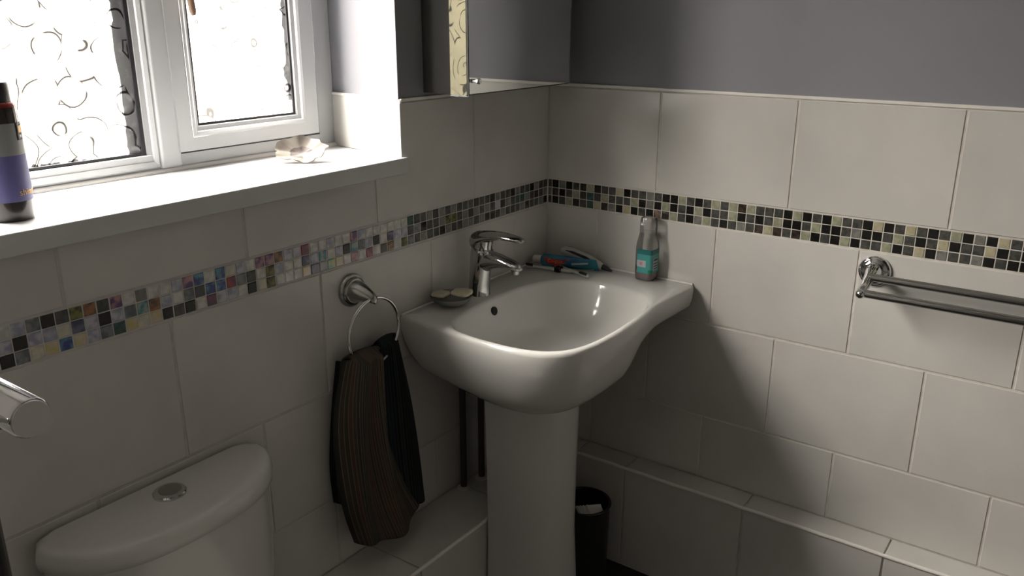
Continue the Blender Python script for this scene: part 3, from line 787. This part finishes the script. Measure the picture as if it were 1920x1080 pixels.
part('bar', MB().tube([(-0.104, -0.866, -0.1335), (-0.104, -1.466, -0.1335)], 0.0085, 20), 'brushed_chrome', rail, smooth=60)

# ------------------------------------------------------------------ chrome rail beside the door, close to the camera
nr_ = thing('grab_rail', (-1.83, -0.5, 0.225), 'shiny chrome rail end in the left foreground', 'rail')
part('bar', MB().lathe([(0.0105, 0), (0.0113, 0.0012), (0.0113, 0.62)], (-1.744, -0.821, 0.225), 40, (0, 1, 0)), 'chrome', nr_, smooth=40)
part('end_cap', MB().lathe([(0.0098, 0.0), (0.0103, -0.0006), (0.0100, -0.0012)], (-1.744, -0.8212, 0.225), 40, (0, 1, 0)), 'satin_cap', nr_, smooth=40)
for yy in (-0.795, -0.23):
    part('post', MB().lathe([(0.016, 0), (0.016, 0.008), (0.0085, 0.011), (0.0085, 0.086)], (-1.8298, yy, 0.222), 24, (1, 0, 0)), 'chrome', nr_, smooth=40)

# ------------------------------------------------------------------ toilet
toi = thing('toilet', (-1.225, -0.1, FL), 'white toilet with a curved low cistern under the window', 'toilet')
def bow(cx, hw, depth, z, yb=-0.009, n=40, rc=0.028):
    pts_ = []
    for i in range(n + 1):                               # bowed front from left to right
        t = -1 + 2 * i / n
        pts_.append((cx + hw * math.copysign(1 - (1 - abs(t)) ** 1.15, t), yb - 0.030 - (depth - 0.030) * (1 - abs(t) ** 2.6) ** 0.75, z))
    pts_ += [(cx + hw, yb - rc, z), (cx + hw - rc * 0.3, yb - rc * 0.3, z), (cx + hw - rc, yb, z), (cx, yb, z), (cx - hw + rc, yb, z), (cx - hw + rc * 0.3, yb - rc * 0.3, z), (cx - hw, yb - rc, z)]
    return pts_
LT_ = -0.343
lid = MB().rings([bow(-1.243, 0.208, 0.150, LT_ - 0.040), bow(-1.243, 0.2115, 0.154, LT_ - 0.037), bow(-1.243, 0.2125, 0.156, LT_ - 0.022), bow(-1.243, 0.2105, 0.1535, LT_ - 0.010), bow(-1.243, 0.207, 0.1495, LT_ - 0.0035), bow(-1.243, 0.201, 0.1425, LT_ - 0.0006), bow(-1.243, 0.190, 0.130, LT_)])
part('cistern_lid', lid, 'ceramic', toi, smooth=50)
part('cistern', MB().rings([bow(-1.243, 0.165, 0.125, -0.74), bow(-1.243, 0.185, 0.137, -0.70), bow(-1.243, 0.201, 0.144, -0.55), bow(-1.243, 0.203, 0.146, LT_ - 0.0425)]), 'ceramic', toi, smooth=50)
fb = part('flush_button', MB().lathe([(0.0275, 0), (0.0275, 0.003), (0.0255, 0.0055), (0.0215, 0.0060)], (-1.240, -0.060, LT_ + 0.0002), 40), 'chrome', toi, smooth=35, label='round chrome flush button')
part('button_insert', MB().lathe([(0.0195, 0), (0.0190, 0.0065), (0.012, 0.0072), (0.002, 0.0073)], (-1.238, -0.059, LT_ + 0.0002), 36), 'brushed_chrome', fb, smooth=35)
def ell(cx, cy_, a, b_, z, n=40):
    return [(cx + a * math.cos(2 * math.pi * i / n), cy_ + b_ * math.sin(2 * math.pi * i / n), z) for i in range(n)]
part('pan', MB().rings([ell(-1.225, -0.40, 0.11, 0.21, FL), ell(-1.225, -0.40, 0.10, 0.20, -0.95), ell(-1.225, -0.41, 0.13, 0.225, -0.80), ell(-1.225, -0.42, 0.175, 0.245, -0.70), ell(-1.225, -0.42, 0.18, 0.25, -0.665)]), 'ceramic', toi, smooth=50)
part('seat_lid', MB().rings([ell(-1.225, -0.415, 0.183, 0.255, -0.664), ell(-1.225, -0.415, 0.188, 0.260, -0.655), ell(-1.225, -0.415, 0.186, 0.258, -0.640), ell(-1.225, -0.415, 0.165, 0.235, -0.632)]), 'rubber_white', toi, smooth=50)

# ------------------------------------------------------------------ supply pipes and bin
for (px, py, zt, lb) in ((-0.414, -0.024, -0.40, 'dark vertical supply pipe under the basin, nearer the towel'), (-0.346, -0.030, -0.40, 'dark vertical supply pipe under the basin, next to the pedestal')):
    p_ = thing('supply_pipe', (px, py, LZ), lb, 'pipe', 'pipes under the basin')
    part('tube', MB().lathe([(0.0085, 0), (0.0085, zt - LZ)], (px, py, LZ + 0.001), 18), 'pipe_paint', p_, smooth=40)
    part('nut', MB().lathe([(0.0125, 0), (0.0125, 0.028)], (px, py, zt - 0.06), 6), 'pipe_paint', p_)
    part('collar', MB().lathe([(0.017, 0), (0.016, 0.004), (0.009, 0.007)], (px, py, LZ + 0.0005), 24), 'rubber_white', p_, smooth=40)
BX, BY = -0.184, -0.254
bn_ = thing('waste_bin', (BX, BY, FL), 'small round black open waste bin behind the pedestal', 'bin')
part('body', MB().lathe([(0.060, 0), (0.064, 0.004), (0.069, 0.235), (0.067, 0.2352), (0.062, 0.008), (0.003, 0.0075)], (BX, BY, FL + 0.0005), 48), 'black_plastic', bn_, smooth=40)
part('rim', MB().tube([(BX + 0.0685 * math.cos(2 * math.pi * i / 60), BY + 0.0685 * math.sin(2 * math.pi * i / 60), FL + 0.2375) for i in range(60)], 0.0042, 10, closed=True), 'black_gloss', bn_, smooth=60)
pp = MB()
pc_ = V((BX - 0.018, BY - 0.030, FL + 0.226))
ea, eb, ec = V((0.80, -0.60, 0.05)).normalized(), V((0.50, 0.70, 0.50)).normalized(), None
ec = ea.cross(eb).normalized(); eb = ec.cross(ea)
# a folded paper leaf with a few pleats
P_ = []
for i in range(17):
    f = -1 + 2 * i / 16
    w_ = 0.0035 * (1 if i % 2 else -1) if f < 0.0 else 0.0
    P_.append([tuple(pc_ + ea * 0.034 * f + eb * 0.020 * g * (1 - 0.25 * f) + ec * w_) for g in (-1, -0.3, 0.3, 1)])
pp.grid(P_)
pp.grid([[(x_ + ec.x * 0.0012, y_ + ec.y * 0.0012, z_ + ec.z * 0.0012) for x_, y_, z_ in r_] for r_ in P_])
tag(solo('paper_scrap', pp, 'white_paper', (BX - 0.018, BY - 0.030, FL + 0.20)), 'pleated scrap of white paper poking out of the bin', 'paper')

# ------------------------------------------------------------------ things on the basin shelf
mw_ = thing('mouthwash_bottle', (-0.030, -0.326, DZ), 'clear mouthwash bottle with a teal label and red liquid', 'bottle')
def sq(h, r, z, cx=-0.030, cy_=-0.326, n=6):
    pts_ = []
    for qx, qy, a0 in ((1, 1, 0), (-1, 1, 90), (-1, -1, 180), (1, -1, 270)):
        for i in range(n + 1):
            a = math.radians(a0 + 90 * i / n)
            pts_.append((cx + qx * (h - r) + r * math.cos(a), cy_ + qy * (h - r) + r * math.sin(a), z))
    return pts_
part('body', MB().rings([sq(0.021, 0.008, DZ + 0.0008), sq(0.0235, 0.009, DZ + 0.004), sq(0.0240, 0.009, DZ + 0.02), sq(0.0240, 0.009, DZ + 0.086), sq(0.0230, 0.010, DZ + 0.098), sq(0.0206, 0.012, DZ + 0.114), sq(0.0194, 0.014, DZ + 0.124)]), 'clear_plastic', mw_, smooth=50)
part('liquid', MB().rings([sq(0.0205, 0.008, DZ + 0.0025), sq(0.0225, 0.009, DZ + 0.006), sq(0.0230, 0.009, DZ + 0.026)]), 'rinse_liquid', mw_, smooth=50)
part('cap', MB().rings([sq(0.0202, 0.0150, DZ + 0.1243), sq(0.0204, 0.0155, DZ + 0.134), sq(0.0196, 0.0150, DZ + 0.156), sq(0.0178, 0.0140, DZ + 0.161)]), 'clear_plastic', mw_, smooth=50)
lab = MB()
arc = [p for p in sq(0.0244, 0.009, 0, n=6)]
def wrap(z0, z1, i0, i1, off=0.0):
    P_ = [sq(0.0244 + off, 0.009, DZ + z0), sq(0.0244 + off, 0.009, DZ + z1)]
    n = len(P_[0]); idx = [(i % n) for i in range(i0, i1 + 1)]
    return MB().grid([[P_[0][i] for i in idx], [P_[1][i] for i in idx]])
lb_ = part('label', wrap(0.021, 0.083, 13, 22), 'label_teal', mw_, smooth=50, label='teal printed label')
part('label_band', wrap(0.070, 0.083, 13, 21, 0.0002), 'label_dark_teal', lb_, smooth=50)
part('label_foot', wrap(0.021, 0.031, 14, 20, 0.0002), 'label_green', lb_, smooth=50)
part('sticker', MB().box((-0.0552, -0.335, DZ + 0.037), (-0.0545, -0.3105, DZ + 0.054)), 'print_grey', lb_)
part('sticker_mark', MB().box((-0.0556, -0.326, DZ + 0.042), (-0.0551, -0.318, DZ + 0.050)), 'print_pink', lb_)
part('text_panel', MB().box((-0.0445, -0.3512, DZ + 0.028), (-0.0195, -0.3504, DZ + 0.060)), 'print_grey', lb_)
for k, (za, zb_) in enumerate(((0.053, 0.058), (0.045, 0.0475), (0.038, 0.0405), (0.0315, 0.034))):
    part('text_line', MB().box((-0.0420, -0.3515, DZ + za), (-0.0220, -0.3511, DZ + zb_)), 'print_dark', lb_)

def text_mesh(name, body, size):
    cu = bpy.data.curves.new(name, 'FONT'); cu.body = body; cu.size = size; cu.extrude = 0.0002
    to = bpy.data.objects.new(name, cu); COL.objects.link(to)
    bpy.context.view_layer.update()
    dg = bpy.context.evaluated_depsgraph_get()
    me = bpy.data.meshes.new_from_object(to.evaluated_get(dg))
    bpy.data.objects.remove(to, do_unlink=True)
    return me

# toothpaste: a flat tube lying along the wall
tpA, tpB = V((-0.090, -0.028, DZ + 0.0175)), V((-0.060, -0.198, DZ + 0.0200))
tp = thing('toothpaste_tube', (-0.075, -0.11, DZ), 'teal toothpaste tube with a red logo lying by the wall', 'toothpaste')
ax = (tpB - tpA).normalized(); sd = ax.cross(V((0, 0, 1))).normalized(); uu = sd.cross(ax)
tl = (sd * 0.55 + uu * 0.84).normalized()              # broad side leans against the wall
tn = ax.cross(tl)
def tring(t, a, b_, n=28):
    c = tpA + ax * t
    return [tuple(c + tl * a * math.cos(2 * math.pi * i / n) + tn * b_ * math.sin(2 * math.pi * i / n)) for i in range(n)]
part('tube', MB().rings([tring(0.014, 0.010, 0.010), tring(0.020, 0.0165, 0.0155), tring(0.05, 0.019, 0.0140), tring(0.10, 0.0205, 0.0100), tring(0.145, 0.0215, 0.0045), tring(0.165, 0.0220, 0.0012), tring(0.174, 0.0220, 0.0008)]), 'paste_teal', tp, smooth=50)
part('cap', MB().rings([tring(-0.010, 0.0085, 0.0085), tring(-0.008, 0.0100, 0.0100), tring(0.012, 0.0112, 0.0112), tring(0.0145, 0.0112, 0.0112)]), 'rubber_white', tp, smooth=40, label='off-white screw cap')
def on_tube(t, s_, off=0.0006):
    """point on the visible broad face; s_ in -1..1 across"""
    prof = [(0.020, 0.0165, 0.0155), (0.05, 0.019, 0.0140), (0.10, 0.0205, 0.0100), (0.145, 0.0215, 0.0045), (0.165, 0.022, 0.0012)]
    for (t0, a0, b0), (t1, a1, b1) in zip(prof, prof[1:]):
        if t <= t1: break
    f = (t - t0) / (t1 - t0); a = a0 + (a1 - a0) * f; b_ = b0 + (b1 - b0) * f
    c = tpA + ax * t
    q = c + tl * a * s_ + tn * sg * (b_ * math.sqrt(max(0, 1 - s_ * s_)) + off)
    return tuple(q)
sg = 1.0 if tn.dot(V((-0.8, -0.6, 0.3))) > 0 else -1.0
def decal(name, t0, t1, lo, hi, matn, off, n=18):
    P_ = []
    for i in range(n + 1):
        t = i / n; tt = t0 + (t1 - t0) * t; l, h = lo(t), hi(t)
        P_.append([on_tube(tt, l + (h - l) * j / 8, off) for j in range(9)])
    return part(name, MB().grid(P_), matn, tp, smooth=60)
decal('logo_patch', 0.026, 0.098, lambda t: 0.92 - 1.05 * math.sin(math.pi * min(1, t * 1.1)) ** 0.7, lambda t: 0.95 - 0.25 * t, 'paste_red', 0.0005)
decal('logo_glow', 0.060, 0.092, lambda t: 0.10 + 0.25 * t, lambda t: 0.35 + 0.1 * math.sin(math.pi * t), 'paste_orange', 0.0008)
decal('white_swoosh', 0.104, 0.150, lambda t: 0.05 + 0.2 * t, lambda t: 0.42 + 0.1 * t, 'print_grey', 0.0006)
decal('foot_stripe', 0.024, 0.160, lambda t: -0.90, lambda t: -0.72, 'print_grey', 0.0006)
me = text_mesh('logo_lettering', 'Colgate', 0.0125)
for v_ in me.vertices:
    v_.co = V(on_tube(0.038 + v_.co.x * 1.1, 0.42 + v_.co.y / 0.0205, 0.0010)) - V(ORG[tp.name])
me.materials.append(MATS['logo_print'])
link(bpy.data.objects.new('logo_lettering', me), tp)

# white handle resting across the tube's far side
wt = thing('electric_brush_handle', (-0.030, -0.14, DZ), 'white and black toothbrush handle resting behind the toothpaste', 'toothbrush')
hp = [V((-0.030, -0.068, DZ + 0.034)), V((-0.030, -0.080, DZ + 0.035)), V((-0.031, -0.11, DZ + 0.032)), V((-0.033, -0.15, DZ + 0.025)), V((-0.035, -0.185, DZ + 0.0155)), V((-0.036, -0.200, DZ + 0.0115))]
part('handle', MB().tube(hp, [0.007, 0.0120, 0.0130, 0.0125, 0.0105, 0.0080], 20), 'white_plastic', wt, smooth=60)
part('tip', MB().tube([hp[-1], V((-0.0345, -0.212, DZ + 0.0080)), V((-0.035, -0.228, DZ + 0.0045))], [0.0072, 0.0060, 0.0025], 16), 'black_plastic', wt, smooth=60)
part('grip_stripe', MB().tube([p + V((-0.0085, 0.0, 0.0045)) for p in hp[1:5]], [0.002, 0.0045, 0.0045, 0.002], 10), 'black_plastic', wt, smooth=60)

def brush(name, a, b_, hm, label, flip=1, bm='black_plastic'):
    t = thing(name, ((a[0] + b_[0]) / 2, (a[1] + b_[1]) / 2, DZ), label, 'toothbrush', 'manual toothbrushes on the basin')
    a, b_ = V(a), V(b_); d_ = (b_ - a)
    part('handle', MB().tube([a + d_ * f for f in (0, .04, .3, .6, .82, .86, .98, 1.0)], [0.002, 0.0042, 0.0048, 0.0042, 0.0028, 0.0050, 0.0056, 0.003], 14), hm, t, smooth=60)
    sd_ = d_.normalized().cross(V((0, 0, 1)))
    for i in range(5):
        c = a + d_ * (0.862 + 0.028 * i)
        for s_ in (-0.0024, 0.0024):
            part('bristle_tuft', MB().lathe([(0.0019, 0), (0.0022, 0.010)], c + sd_ * s_ + V((0, 0, 0.001)), 8, sd_ * flip + V((0, 0, 0.8))), bm, t)
    return t
brush('toothbrush', (-0.072, -0.045, DZ + 0.0062), (-0.117, -0.205, DZ + 0.0062), 'white_plastic', 'slim white toothbrush with black bristles in front of the tube')
brush('toothbrush', (-0.106, -0.150, DZ + 0.0062), (-0.128, -0.020, DZ + 0.0062), 'white_plastic', 'toothbrush with its dark bristle head beside the tap spout', -1)
cpm = MB().rings([[(p[0], p[1], DZ + h) for p in sq(s_, 0.003, 0, -0.111, -0.111, 3)] for s_, h in ((0.0085, 0.0006), (0.0095, 0.002), (0.0095, 0.012), (0.008, 0.0145))])
tag(solo('small_black_box', cpm, 'black_gloss', (-0.111, -0.111, DZ), smooth=40), 'tiny black box in front of the toothpaste tube', 'box')

# ------------------------------------------------------------------ on the window sill
sb = thing('shampoo_bottle', (-1.347, 0.080, SZ), 'tall dark bottle with a purple label on the window sill', 'bottle')
def lz(prof, n=48, c=(-1.347, 0.080, SZ)):
    return MB().lathe(prof, c, n)
part('body', lz([(0.0285, 0.0008), (0.0305, 0.003), (0.0308, 0.01), (0.0312, 0.06), (0.0310, 0.12), (0.0302, 0.155), (0.0296, 0.166)]), 'bottle_brown', sb, smooth=40)
part('shoulder', lz([(0.0296, 0.166), (0.0290, 0.170), (0.0262, 0.1735)], 48), 'bottle_red', sb, smooth=40)
part('cap', lz([(0.0242, 0.1735), (0.0248, 0.175), (0.0246, 0.199), (0.0232, 0.2015)]), 'black_plastic', sb, smooth=40)
l1 = part('purple_label', MB().lathe([(0.0317, 0.030), (0.0316, 0.098)], (-1.347, 0.08, SZ), 64, cap0=False, cap1=False), 'label_purple', sb, smooth=60)
l2 = part('grey_label', MB().lathe([(0.0316, 0.098), (0.0312, 0.144)], (-1.347, 0.08, SZ), 64, cap0=False, cap1=False), 'label_grey', sb, smooth=60)
def curved(u0, u1, z0, z1, r, n=8):
    return MB().grid([[(-1.347 + r * math.cos(u0 + (u1 - u0) * i / n), 0.08 + r * math.sin(u0 + (u1 - u0) * i / n), z) for i in range(n + 1)] for z in (SZ + z0, SZ + z1)])
part('logo_tab', curved(math.radians(-66), math.radians(-36), 0.119, 0.1435, 0.0318), 'bottle_brown', l2, smooth=60)
part('logo_drop', curved(math.radians(-57), math.radians(-44), 0.1295, 0.1395, 0.0320), 'gold_print', l2, smooth=60)
part('logo_dot', curved(math.radians(-55), math.radians(-47), 0.1225, 0.1260, 0.0320), 'white_print', l2, smooth=60)
me = text_mesh('label_lettering', 'shimmer', 0.0135)
for v_ in me.vertices:
    a_ = math.radians(-88) + v_.co.x / 0.0320
    r_ = 0.0321 + v_.co.z
    v_.co = V((r_ * math.cos(a_), r_ * math.sin(a_), 0.039 + v_.co.y))
me.materials.append(MATS['gold_print'])
link(bpy.data.objects.new('label_lettering', me), l1)

# oyster shell
sh = thing('sea_shell', (-0.742, 0.125, SZ), 'pale open oyster shell on the window sill', 'shell')
VIEW = V((0.80, 0.60, 0)); SIDE = V((0.60, -0.80, 0))     # away from the door, and across it
TILT = math.radians(40)
def shell_raw(u, r, up_):
    rg_ = 1 + 0.05 * math.sin(5 * u + 1) + 0.035 * math.sin(9 * u) + 0.02 * math.sin(17 * u)
    x_, y_ = 0.054 * rg_ * r * math.cos(u), 0.034 * rg_ * r * math.sin(u)
    h = 0.015 * r ** 2.0 + (0.0025 * math.sin(7 * u + 2) + 0.003 * math.cos(3 * u)) * r ** 3
    if not up_: h -= 0.0030 + 0.0015 * math.sin(11 * u) * r
    p = SIDE * x_ + VIEW * (y_ * math.cos(TILT) - h * math.sin(TILT))
    return V((p.x, p.y, y_ * math.sin(TILT) + h * math.cos(TILT)))
SHZ = min(shell_raw(2 * math.pi * j / 64, r / 14, False).z for j in range(64) for r in range(15))
def shell_pt(u, r, up_):
    p = shell_raw(u, r, up_)
    return (-0.735 + p.x, 0.135 + p.y, SZ + 0.0006 + p.z - SHZ)
NU = 64
def rad_grid(r0, r1, nr, up_):
    return MB().grid([[shell_pt(2 * math.pi * j / NU, r0 + (r1 - r0) * i / nr, up_) for j in range(NU + 1)] for i in range(nr + 1)])
g1 = rad_grid(0.46, 1.0, 10, True)
g1.grid([[shell_pt(2 * math.pi * j / NU, 1.0, q) for j in range(NU + 1)] for q in (True, False)])
part('inner_shell', g1, 'shell', sh, smooth=60)
part('scar', rad_grid(0.0001, 0.46, 6, True), 'shell_dark', sh, smooth=60, label='dark muscle scar inside the shell')
part('outer_shell', rad_grid(0.0001, 1.0, 14, False), 'shell_rust', sh, smooth=40, label='rusty layered outside of the shell')
